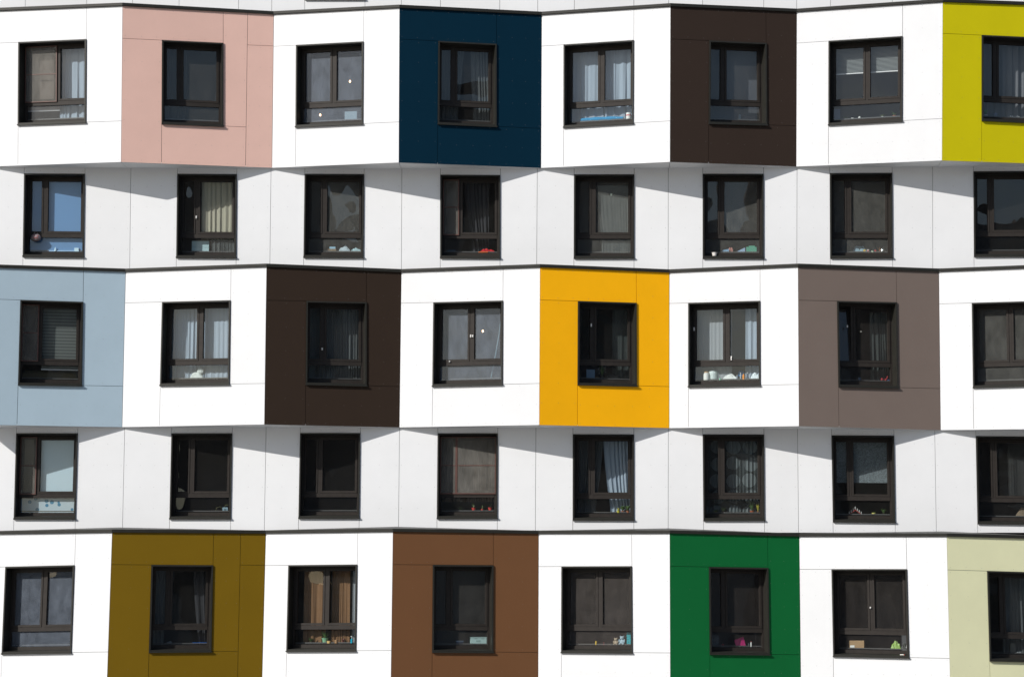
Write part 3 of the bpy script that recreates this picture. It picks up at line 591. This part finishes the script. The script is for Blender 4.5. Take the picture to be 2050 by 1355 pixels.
# white bay right of the navy bay
b = MB(); blu = mat('blue_dotted_cloth', (.01, .25, .48), .8); dot = C(150, 200, 225); prof = []
for i in range(13):
    t = i/12; x = -.52+1.04*t; r = .058*(1-.35*abs(2*t-1)**4)*(1+.08*math.sin(t*20)); prof.append((x, r))
pts = [(x, .05+r*math.cos(a*math.pi/5), max(.0, .045+r*math.sin(a*math.pi/5))) for x, r in prof for a in range(10)]
b.faces(pts, [(i*10+k, i*10+(k+1) % 10, (i+1)*10+(k+1) % 10, (i+1)*10+k) for i in range(12) for k in range(10)]+[tuple(range(10)), tuple(120+k for k in range(10))], blu)
rd = random.Random(3)
for i in range(60):
    x = rd.uniform(-.48, .48); a = rd.uniform(2.6, 5.8)*math.pi/5*1.0+math.pi*.35; y = .05+.0465*math.cos(a); z = .045+.0465*math.sin(a); b.box(x-.005, x+.005, y-.006, y, z-.004, z+.005, dot)
put(b, (0, 4), 1204, 'bolster', 'bright blue dotted bolster lying on the sill under the sheer curtains', 'cushion', n=-.29)
j = lath([(.05, 0), (.062, .01), (.062, .145), (.055, .155), (.0, .157)], WHT, 16)
bnd = MB(); bnd.lathe([(.0635, .082), (.0635, .105)], C(190, 60, 70), 16)
put(j, (0, 4), 1259, 'jar', 'white jar with a red band at the right end of the blue bolster', 'jar', n=-.31, parts=[('band', bnd)])
# dark brown top bay
put(box_(.10, .07, .02, WHT), (0, 5), 1468, 'soap_dish', 'small pale dish on the sill of the dark brown top bay', 'dish', n=-.33)
put(box_(.05, .05, .15, C(100, 115, 125)), (0, 5), 1482, 'carton', 'tall narrow grey carton on the sill of the dark brown top bay', 'carton', n=-.36)
put(box_(.32, .05, .13, C(88, 84, 88)), (0, 5), 1500, 'storage_box', 'wide dull mauve box on the sill of the dark brown top bay', 'box', n=-.42)
# white bay beside the lime bay
plant((0, 6), 1694, 'low dull green plant in the white bay beside the lime bay', CLAY, .08, .09, 30, .03, .035, LEAF, 31)
put(lath([(.02, 0), (.035, .02), (.03, .045), (.0, .05)], WHT), (0, 6), 1708, 'bowl', 'small white bowl between the plants beside the lime bay', 'bowl')
b = lath([(.022, 0), (.03, .03), (.024, .06), (.008, .075), (.0, .078)], WHT); put(b, (0, 6), 1722, 'egg_cup', 'white egg shaped ornament to the right of the small white bowl', 'ornament')
plant((0, 6), 1768, 'grey green spidery plant in the middle of the white bay beside the lime bay', WHT, .09, .10, 30, .03, .04, LEAF2, 32, wd=.008)
plant((0, 6), 1792, 'dark palm like plant at the right edge of the white bay beside the lime bay', CLAY, .26, .20, 26, .04, .05, LEAF, 33, wd=.008, droop=.7)
put(box_(.17, .004, .27, C(92, 100, 120)), (0, 6), 1676, 'paper_bag', 'grey blue paper bag leaning at the left of the white bay beside the lime bay', 'paper bag', n=-.33)
# lime bay
plant((0, 7), 1975, 'bright green leafy plant at the left of the lime bay window', WHT, .20, .09, 30, .04, .05, mat('leaf_fresh', (.12, .30, .10), .5), 34)
put(lath([(.03, 0), (.045, .03), (.05, .09), (.046, .1), (.0, .1)], C(110, 118, 135)), (0, 7), 1994, 'mug', 'grey blue mug on the sill of the lime bay', 'mug')
put(heap(.13, .1, .08, WHT, 5), (0, 7), 2028, 'crumpled_tissue', 'left crumpled white tissue on the sill of the lime bay', 'tissue')
put(heap(.11, .1, .07, WHT, 6), (0, 7), 2042, 'crumpled_tissue', 'right crumpled white tissue near the frame edge in the lime bay', 'tissue')

# upper recessed storey
b = MB(); rnd = random.Random(4)
b.ball((0, 0, 0), .125, .07, .095, mat('mottled_plastic', (.22, .18, .19), .35, var=.5, scale=14, bump=.6), 16, 10)
for i in range(9): a = rnd.uniform(-.06, .07); c_ = rnd.uniform(-.03, .04); b.box(a, a+.02, -.072, -.062, c_, c_+.012, C(160, 60, 60))
w = WIN[(1, 0)]; x, z = pxm(w, 72, 476, -.14); o = b.build('carrier_bag', smooth=True); place(o, w, x, z, -.14); tag(o, 'mottled grey bag with red print hanging outside the bright blue window', 'bag')
h_ = MB(); h_.tube([(-.05, 0, .085), (0, .02, .16), (.05, 0, .085)], .006, C(120, 110, 112)); h_.build('handle', o)
b = lath([(.028, 0), (.02, .05), (.008, .09), (.0, .1)], C(190, 215, 225)); put(b, (1, 0), 111, 'cone_ornament', 'small pale cone standing behind the bright blue window pane', 'ornament', n=-.265)
put(box_(.10, .02, .085, C(190, 215, 225)), (1, 0), 153, 'note_card', 'pale square card at the right foot of the bright blue window', 'card', n=-.265)
put(box_(.70, .02, .022, C(150, 185, 215)), (1, 0), 128, 'strip_of_tape', 'long pale strip along the foot of the bright blue window', 'strip', n=-.267)
put(box_(.40, .12, .27, C(165, 190, 192), [(-.2, .2, -.002, 0, .12, .125, C(120, 140, 142))]), (1, 1), 401, 'storage_box', 'pale blue grey box in the low pane under the cream sheet', 'box', n=-.34)
put(heap(.30, .12, .16, C(170, 185, 190), 7, .9), (1, 2), 690, 'paper_pile', 'crumpled white papers in the low pane of the third upper recessed window', 'papers', n=-.33)
put(heap(.28, .12, .10, C(150, 180, 185), 8, .9), (1, 2), 713, 'plastic_wrap', 'pale bluish crumpled wrap right of the white papers', 'wrap', n=-.31)
put(box_(.22, .12, .08, C(130, 110, 85)), (1, 2), 664, 'cardboard_box', 'small brown cardboard box left of the white crumpled papers', 'box', n=-.33)
put(box_(.14, .03, .05, C(150, 190, 210)), (1, 2), 666, 'tissue_pack', 'pale blue pack lying on top of the small brown cardboard box', 'pack', n=-.35, lift=.08)
put(heap(.42, .13, .10, mat('red_cloth', (.50, .01, .015), .9), 9, .7), (1, 3), 975, 'folded_cloth', 'bright red cloth heaped on the sill of the window under the navy bay', 'cloth', n=-.30)
put(box_(.22, .03, .016, C(225, 110, 30)), (1, 3), 967, 'orange_booklet', 'thin orange booklet under the bright red cloth', 'booklet', n=-.268)
put(box_(.20, .05, .055, C(60, 78, 95)), (1, 3), 903, 'slate_blue_box', 'flat slate blue box at the left of the red cloth window', 'box', n=-.29)
b = MB(); b.box(-.02, .02, 0, .003, -.02, .03, C(190, 200, 185)); put(b, (1, 4), 1224, 'paper_tag', 'tiny pale tag caught in the streaked plastic sheet', 'tag', n=-.27, z=.42)
put(lath([(.045, 0), (.062, .07), (.066, .075), (.066, .08), (.058, .078)], mat('white_cup_plastic', (.78, .75, .72), .4)), (1, 5), 1431, 'plastic_cup', 'small white cup standing outside on the metal sill', 'cup', n=-.10, z=WIN[(1, 5)].H-.052)
put(box_(.24, .10, .14, C(85, 155, 130), [(-.06, .08, .02, .1, .14, .17, C(85, 155, 130))]), (1, 5), 1505, 'green_box', 'sea green box at the right of the white cup window', 'box', n=-.31)
b = MB(); b.hexa([(-.13, 0, 0), (.12, 0, 0), (.12, 0, .12), (.11, 0, .12)], [(-.13, .01, 0), (.12, .01, 0), (.12, .01, .12), (.11, .01, .12)], C(150, 175, 200)); put(b, (1, 5), 1482, 'folded_paper', 'pale blue folded paper just left of the sea green box', 'paper', n=-.30)
b = MB(); b.hexa([(-.09, 0, 0), (.09, 0, 0), (.09, 0, .09), (-.06, 0, .06)], [(-.09, .01, 0), (.09, .01, 0), (.09, .01, .09), (-.06, .01, .06)], C(130, 165, 190)); put(b, (1, 5), 1452, 'folded_paper', 'smaller blue grey folded paper nearest the white cup', 'paper', n=-.30)
put(heap(.15, .08, .13, C(165, 110, 100), 10, 1.), (1, 5), 1463, 'crumpled_wrapper', 'reddish crumpled wrapper between the two folded papers', 'wrapper', n=-.33)
put(heap(.40, .14, .17, C(130, 155, 165), 11, .9), (1, 6), 1722, 'carrier_bag', 'pale blue grey carrier bag heaped behind the kitchen jars', 'bag', n=-.40)
put(box_(.05, .04, .07, C(200, 165, 60)), (1, 6), 1731, 'yellow_box', 'small yellow box in front of the pale blue grey bag', 'box', n=-.31)
put(box_(.05, .04, .075, C(190, 180, 175), [(-.02, .02, -.003, 0, .02, .05, C(170, 60, 60))]), (1, 6), 1738, 'spice_box', 'white spice box with a red patch beside the small yellow box', 'box', n=-.31)
put(lath([(.03, 0), (.034, .04), (.0, .045)], C(170, 185, 160)), (1, 6), 1747, 'pale_tin', 'low pale green tin right of the spice box', 'tin', n=-.31)
put(lath([(.022, 0), (.026, .06), (.0, .065)], C(175, 50, 55)), (1, 6), 1753, 'red_tin', 'small red tin left of the shiny kettle', 'tin', n=-.32)
b = lath([(.055, 0), (.06, .02), (.048, .09), (.02, .12), (.006, .13), (.0, .135)], mat('steel', (.7, .7, .66), .22, 1.), 16); hd = MB(); hd.tube([(.045, 0, .03), (.085, 0, .06), (.075, 0, .11), (.03, 0, .11)], .006, METAL)
put(b, (1, 6), 1767, 'kettle', 'shiny steel kettle at the right of the cluttered sill', 'kettle', n=-.32, parts=[('handle', hd)], smooth=True)
plant((1, 6), 1762, 'small plant with orange flowers above the shiny kettle', CLAY, .20, .10, 14, .03, .05, mat('leaf_orange', (.5, .22, .08), .5), 35, depth=-.45, wd=.008)

# middle storey of bays
b = MB(); b.box(-.60, .62, 0, .3, 0, .16, mat('olive_sofa', (.10, .085, .05), .9, var=.2, scale=5)); b.box(-.62, -.50, -.02, .3, .0, .12, mat('olive_sofa', (.1, .085, .05))); b.box(-.55, .60, .15, .3, .16, .22, C(85, 85, 65))
put(b, (2, 1), 100, 'sofa_back', 'olive brown sofa back behind the low pane of the pale blue bay', 'sofa', n=-.45)
b = heap(.36, .1, .17, mat('white_fabric', (.62, .66, .62), .8), 12, .7); b.ball((.09, .05, .19), .09, .04, .075, mat('white_fabric', (.6, .6, .6)), 10, 6)
put(b, (2, 2), 394, 'fabric_bundle', 'bundle of bright white fabric on the sill below the sheer curtains', 'fabric', n=-.32)
b = MB(); b.tube([(-.09, 0, 0), (.02, 0, .55), (.10, .03, 1.05), (.13, .05, 1.35)], .017, C(95, 120, 130)); b.ball((0, 0, .0), .02, .02, .02, C(95, 120, 130))
put(b, (2, 4), 991, 'curved_pole', 'pale blue curved pole leaning behind the window with the lit bulb', 'pole', n=-.40)
put(box_(.20, .02, .22, C(95, 118, 138)), (2, 5), 1183, 'photo_frame', 'blue grey photo frame on the sill of the orange bay', 'photo frame', n=-.31)
put(heap(.22, .1, .09, C(95, 78, 58), 13), (2, 5), 1196, 'brown_bundle', 'small brown bundle right of the blue grey photo frame', 'bundle', n=-.36)
fl = MB(); rnd = random.Random(8)
for i in range(18): fl.ball((rnd.uniform(-.1, .1), rnd.uniform(0, .06), rnd.uniform(.12, .46)), .018, .018, .016, C(115, 118, 112), 6, 4)
plant((2, 5), 1206, 'vase of pale flowers in the window of the orange bay', C(70, 70, 68), .40, .12, 26, .03, .10, LEAF, 36, depth=-.42, extra=('blossom', fl))
put(box_(.30, .12, .12, mat('black_box', (.012, .012, .012), .6)), (2, 5), 1227, 'black_box', 'black box on the sill at the right of the orange bay window', 'box', n=-.38)
jar = lath([(.066, 0), (.074, .02), (.070, .15), (.05, .17), (.05, .178)], WHT, 14); lid = MB(); lid.lathe([(.056, .176), (.058, .19), (.04, .205), (.0, .21)], C(170, 140, 105), 14)
put(jar, (2, 6), 1414.5, 'lidded_jar', 'white jar with a tan lid, leftmost of the crowded sill right of the orange bay', 'jar', n=-.31, parts=[('lid', lid)], smooth=False)
put(lath([(.10, 0), (.115, .04), (.12, .17), (.105, .22), (.075, .24), (.0, .245)], C(195, 205, 200), 18), (2, 6), 1428, 'white_pot', 'large white round pot behind the jar with the tan lid', 'pot', n=-.43)
put(box_(.24, .15, .15, C(90, 115, 160)), (2, 6), 1401, 'denim_cushion', 'blue grey cushion at the left end of the crowded sill', 'cushion', n=-.45)
put(heap(.38, .16, .16, mat('white_linen', (.72, .74, .70), .8), 14, .5), (2, 6), 1461, 'rolled_towel', 'rolled white towel in the middle of the crowded sill', 'towel', n=-.31)
b = MB(); b.ball((0, .03, .15), .085, .04, .08, mat('deep_blue_plastic', (.01, .12, .30), .4), 14, 8); b.lathe([(.03, 0), (.02, .07)], mat('deep_blue_plastic', (.01, .12, .3)), 10)
put(b, (2, 6), 1484, 'blue_fan', 'round deep blue fan behind the bottles on the crowded sill', 'fan', n=-.44)
def bottle(key, px, label, body, capc, r=.02, h=.13, n=-.31, grp=None):
    bb = lath([(r*.9, 0), (r, .01), (r, h*.68), (r*.45, h*.82), (r*.42, h*.9)], body, 12); cp = MB(); cp.lathe([(r*.5, h*.88), (r*.5, h), (0, h*1.002)], capc, 10)
    return put(bb, key, px, 'bottle', label, 'bottle', n=n, parts=[('cap', cp)], group=grp)
bottle((2, 6), 1483, 'clear bottle with white cap left of the orange bottle', C(150, 165, 175, rough=.2), WHT, .018, .16)
bottle((2, 6), 1489, 'orange bottle with grey cap on the crowded sill', C(225, 140, 40, rough=.3), C(90, 90, 95), .026, .15)
bottle((2, 6), 1497, 'dark grey bottle right of the orange bottle', C(70, 80, 95, rough=.3), C(200, 200, 195), .022, .17)
bottle((2, 6), 1476, 'short grey bottle left of the clear bottle', C(130, 140, 150, rough=.3), WHT, .022, .11, n=-.33)
put(heap(.23, .13, .18, mat('white_bag', (.70, .78, .80), .5), 15, .7), (2, 6), 1511, 'white_bag', 'crumpled white bag at the right end of the crowded sill', 'bag', n=-.32)
put(lath([(.02, 0), (.026, .04), (.0, .045)], C(140, 200, 165)), (2, 6), 1442, 'green_pot', 'tiny mint green pot left of the rolled towel', 'pot', n=-.29)
b = MB(); rm_ = C(150, 40, 48)
b.ball((-.06, .02, .05), .03, .03, .035, rm_); b.ball((.03, .02, .045), .025, .03, .03, rm_); b.tube([(-.06, .02, .03), (.0, .02, .05), (.05, .02, .06), (.08, .02, .13)], .013, rm_); b.tube([(.03, .02, .04), (.04, .02, .0)], .012, rm_)
put(b, (2, 7), 1770, 'toy_figure', 'red jointed toy on the sill of the taupe bay', 'toy', n=-.31)
put(box_(.035, .03, .05, C(60, 80, 130)), (2, 7), 1778, 'blue_block', 'small blue block right of the red jointed toy', 'toy block', n=-.30)
put(lath([(.03, 0), (.035, .08), (.0, .082)], C(85, 100, 120)), (2, 7), 1719, 'glass_tumbler', 'grey blue tumbler on the sill of the taupe bay', 'tumbler', n=-.32)
put(heap(.2, .08, .03, C(120, 115, 105), 16), (2, 7), 1736, 'folded_cloth', 'small grey cloth lying right of the grey blue tumbler', 'cloth', n=-.30)

# lower recessed storey
b = MB(); b.box(-.06, .06, 0, .05, 0, .10, C(125, 150, 160)); b.box(-.03, .03, -.003, 0, .03, .07, C(80, 100, 110))
cb = MB(); cb.tube([(-.05, .02, .05), (-.12, .02, .12), (-.20, .02, .09), (-.23, .02, .0)], .004, C(125, 125, 85)); cb.tube([(-.02, .02, .09), (.0, .02, .15), (.07, .02, .16)], .004, C(125, 125, 85))
put(b, (3, 1), 452, 'router_box', 'small pale blue device with loose cables on a dark sill', 'router', n=-.30, parts=[('cable', cb)])
for px, lb, sc_ in ((949, 'leftmost red flowerpot with a thin shoot below the insect screens', 1.), (966, 'low middle red flowerpot below the insect screens', .65), (982, 'right tall red flowerpot below the insect screens', 1.05)):
    plant((3, 3), px, lb, REDP, .16, .12, 6, .042*sc_+.004, .085*sc_, LEAF2, int(px), wd=.006, droop=.2)
plant((3, 3), 922, 'thin leafed plant without a visible pot at the left of the red flowerpots', C(70, 55, 45), .15, .16, 9, .04, .03, LEAF2, 41, wd=.005, droop=.3)
plant((3, 4), 1238, 'yellow green plant in front of the pale curtain', C(200, 190, 60), .12, .08, 22, .04, .05, YEL, 42, depth=-.31)
plant((3, 4), 1247, 'dark bushy plant in the middle of the right hand plants under the orange bay', CLAY, .20, .10, 50, .04, .05, LEAF, 43, depth=-.33, wd=.016)
plant((3, 4), 1257, 'dark bushy plant at the far right under the orange bay', CLAY, .21, .10, 50, .04, .05, LEAF, 44, depth=-.31, wd=.016)
plant((3, 5), 1432, 'spreading pale leaved plant at the left under the circle curtain', C(120, 115, 70), .10, .16, 26, .045, .035, LEAF2, 45, wd=.01)
plant((3, 5), 1447, 'tuft of green leaves with a cream bud under the circle curtain', C(90, 70, 50), .18, .16, 30, .03, .04, LEAF2, 46, wd=.008)
plant((3, 5), 1505, 'tall plant in an orange brown pot at the right under the circle curtain', C(150, 75, 35), .34, .12, 40, .05, .06, LEAF, 47, wd=.010, droop=.2)
plant((3, 5), 1517, 'plant with yellow leaves at the far right under the circle curtain', C(120, 70, 35), .26, .08, 16, .03, .05, YEL, 48, wd=.012, droop=.2)
b = MB(); wood = C(135, 45, 40)
pts = [(-.15+.30*t, .02, .012+.115*(1-abs(2*t-1))) for t in [i/12 for i in range(13)]]
for i in range(12): a, c_ = Vector(pts[i]), Vector(pts[i+1]); b.hexa([a+Vector((0, -.02, -.022)), c_+Vector((0, -.02, -.022)), c_+Vector((0, -.02, .0)), a+Vector((0, -.02, 0))], [a+Vector((0, .02, -.022)), c_+Vector((0, .02, -.022)), c_+Vector((0, .02, 0)), a+Vector((0, .02, 0))], wood)
b.box(-.16, .16, -.02, .05, 0, .014, wood)
cd = MB()
for k in range(7): t = k/6; x = -.14+.28*t; z = .015+.115*(1-abs(2*t-1)); cd.lathe([(.007, z), (.007, z+.055), (.002, z+.065)], WHT, 8, (x, .02, 0))
o = put(b, (3, 6), 1711, 'candle_arch', 'red wooden arch of seven white candles on a dark sill', 'candle holder', n=-.31)
cd.build('candle', o)
plant((3, 6), 1748, 'small plant in a pale yellow patterned pot right of the candle arch', C(215, 205, 120), .06, .07, 20, .045, .05, LEAF, 49)
plant((3, 6), 1768, 'wispy dark plant at the right end of the candle arch sill', C(50, 45, 40), .22, .16, 26, .03, .04, LEAF, 50, wd=.006)
b = heap(.62, .22, .28, mat('tan_cushion', (.20, .15, .10), .9, var=.2, scale=12), 18, .35); put(b, (3, 7), 2058, 'cushion', 'tan cushion slumped at the right edge of the lower recessed storey', 'cushion', n=-.33)

# bottom storey of bays
put(box_(.34, .12, .035, C(20, 90, 170)), (4, 1), 403, 'blue_folder', 'flat bright blue folder on the sill of the olive bay', 'folder', n=-.31)
put(heap(.16, .08, .07, C(95, 100, 105), 19), (4, 1), 342, 'grey_cloth', 'small crumpled grey cloth on the sill of the olive bay', 'cloth', n=-.32)
plant((4, 2), 625, 'low plant with reddish leaves left of the green pot', C(70, 60, 50), .16, .14, 34, .04, .04, LEAF, 51, wd=.01)
plant((4, 2), 653, 'dark spiky plant in the pale green pot between the rust brown curtains', C(120, 165, 130), .26, .18, 40, .075, .125, LEAF, 52, wd=.010, depth=-.36)
put(lath([(.045, 0), (.052, .055), (.0, .056)], C(205, 170, 110)), (4, 2), 661, 'cream_pot', 'low cream clay pot right of the pale green pot', 'pot', n=-.30)
put(lath([(.042, 0), (.046, .08), (.0, .081)], C(150, 115, 80)), (4, 2), 675.5, 'brown_pot', 'brown clay pot between the cream pot and the soap bottle', 'pot', n=-.30)
plant((4, 2), 689, 'small reddish plant left of the turquoise soap bottle', C(110, 45, 45), .12, .08, 26, .03, .04, mat('leaf_red', (.22, .07, .05), .5), 53)
bb = lath([(.024, 0), (.026, .01), (.026, .085), (.01, .105), (.008, .11)], C(25, 165, 190, rough=.25), 14); cp = MB(); cp.lathe([(.006, .108), (.005, .15), (.014, .152), (.012, .165), (0, .166)], WHT, 10); cp.box(-.03, 0, -.004, .004, .152, .160, WHT)
put(bb, (4, 2), 706, 'soap_bottle', 'turquoise soap bottle with a white pump', 'soap bottle', n=-.29, parts=[('pump', cp)])
b = box_(.37, .15, .16, C(170, 195, 190), [(-.06, .04, -.004, 0, .06, .10, C(140, 165, 160)), (-.10, -.03, -.004, 0, .128, .138, C(110, 130, 128)), (.06, .13, -.004, 0, .128, .138, C(110, 130, 128))])
ld_ = MB(); ld_.box(-.19, .19, -.01, .16, .16, .172, C(175, 200, 195)); put(b, (4, 3), 958.5, 'storage_box', 'pale mint lidded storage box on the sill of the chocolate brown bay', 'box', n=-.31, parts=[('lid', ld_)])
put(box_(.16, .08, .06, C(60, 75, 100), [(-.085, .085, -.004, .08, .06, .085, C(120, 135, 150))]), (4, 3), 921, 'small_tub', 'small blue tub with a pale lid left of the mint storage box', 'tub', n=-.31)

def bear(s, m, dark):
    b = MB(); b.ball((0, .04*s, .055*s), .052*s, .045*s, .058*s, m, 14, 10); b.ball((0, .035*s, .135*s), .042*s, .038*s, .038*s, m, 14, 10)
    for d in (-1, 1):
        b.ball((d*.033*s, .035*s, .172*s), .015*s, .009*s, .016*s, m, 8, 6)
        b.ball((d*.05*s, .015*s, .075*s), .017*s, .02*s, .038*s, m, 8, 6); b.ball((d*.036*s, -.012*s, .02*s), .021*s, .034*s, .020*s, m, 8, 6)
        b.ball((d*.014*s, -.002*s, .142*s), .004*s, .003*s, .004*s, dark, 6, 4)
    b.ball((0, .0, .126*s), .016*s, .014*s, .012*s, m, 8, 6); b.ball((0, -.013*s, .130*s), .005*s, .003*s, .004*s, dark, 6, 4); return b
put(bear(.9, mat('beige_plush', (.52, .42, .30), .95, bump=.5, scale=60), METAL), (4, 4), 1232, 'teddy_bear', 'small beige teddy bear left of the pale blue one', 'soft toy', n=-.31, smooth=True)
put(bear(1.18, mat('blue_plush', (.48, .60, .66), .95, bump=.5, scale=60), METAL), (4, 4), 1244.5, 'teddy_bear', 'larger pale blue teddy bear beside the turquoise bag', 'soft toy', n=-.32, smooth=True)
tq = mat('turquoise_print', (.02, .38, .42), .35, var=.6, scale=22)
put(box_(.095, .05, .29, tq), (4, 4), 1258.5, 'gift_bag', 'tall turquoise patterned bag at the right end of the teddy bear sill', 'bag', n=-.31)
put(lath([(.02, 0), (.02, .085), (.0, .086)], C(205, 170, 60)), (4, 4), 1193.5, 'yellow_candle', 'short yellow cylinder standing alone on the teddy bear sill', 'candle', n=-.30)
b = lath([(.02, 0), (.02, .006), (.005, .012), (.004, .05), (.008, .06), (0, .065)], C(175, 85, 85)); put(b, (4, 4), 1209, 'chess_piece', 'small reddish ornament right of the short yellow cylinder', 'ornament', n=-.30)
b = MB(); b.hexa([(-.10, 0, 0), (.13, 0, .015), (.085, .03, .225), (-.135, .03, .15)], [(-.10, .012, 0), (.13, .012, .015), (.085, .042, .225), (-.135, .042, .15)], mat('magenta_card', (.55, .02, .17), .6))
put(b, (4, 5), 1481, 'greeting_card', 'magenta square card leaning in the window of the green bay', 'card', n=-.31)
bottle((4, 5), 1502.5, 'slim bottle with a red top right of the magenta card', WHT, C(190, 45, 35), .017, .125, n=-.29)
put(lath([(.012, 0), (.014, .08), (.0, .082)], C(80, 85, 90)), (4, 5), 1498, 'small_vial', 'dark little vial just left of the red topped bottle', 'vial', n=-.33)
put(box_(.17, .10, .26, mat('grey_pack', (.07, .085, .10), .6, var=.5, scale=14)), (4, 5), 1431, 'canister', 'tall dark grey canister at the left of the green bay window', 'canister', n=-.36)
put(lath([(.03, 0), (.038, .03), (.02, .06), (.0, .062)], C(110, 40, 40)), (4, 5), 1446, 'tomato_ornament', 'dull red round ornament right of the tall canister', 'ornament', n=-.34)
put(box_(.34, .16, .19, mat('cardboard', (.42, .27, .14), .85, var=.08, scale=5), [(-.15, -.05, -.004, 0, .03, .08, WHT)]), (4, 6), 1713, 'cardboard_box', 'brown cardboard box with a white label on the bottom right white bay sill', 'box', n=-.31)
b = heap(.25, .1, .19, mat('lime_foil', (.30, .46, .10), .4), 21, .8); put(b, (4, 6), 1791, 'snack_bag', 'crumpled lime green bag right of the brown cardboard box', 'bag', n=-.32)
put(heap(.24, .1, .14, mat('black_plastic', (.03, .032, .025), .35), 22, .8), (4, 6), 1810, 'black_bag', 'black crumpled bag overlapping the lime green bag', 'bag', n=-.33)
put(box_(.09, .03, .016, WHT, [(.045, .06, .005, .025, .0, .014, C(190, 60, 50))]), (4, 6), 1803, 'lighter', 'white stick with a red end lying below the lime green bag', 'lighter', n=-.10, z=WIN[(4, 6)].H-.052)
put(box_(.13, .05, .24, C(90, 90, 84)), (4, 7), 2025, 'grey_carton', 'grey upright carton in the window of the pale sage bay', 'carton', n=-.33)
put(heap(.20, .08, .05, C(120, 125, 125), 23), (4, 7), 2038, 'crumpled_paper', 'crumpled pale paper right of the grey upright carton', 'paper', n=-.30)
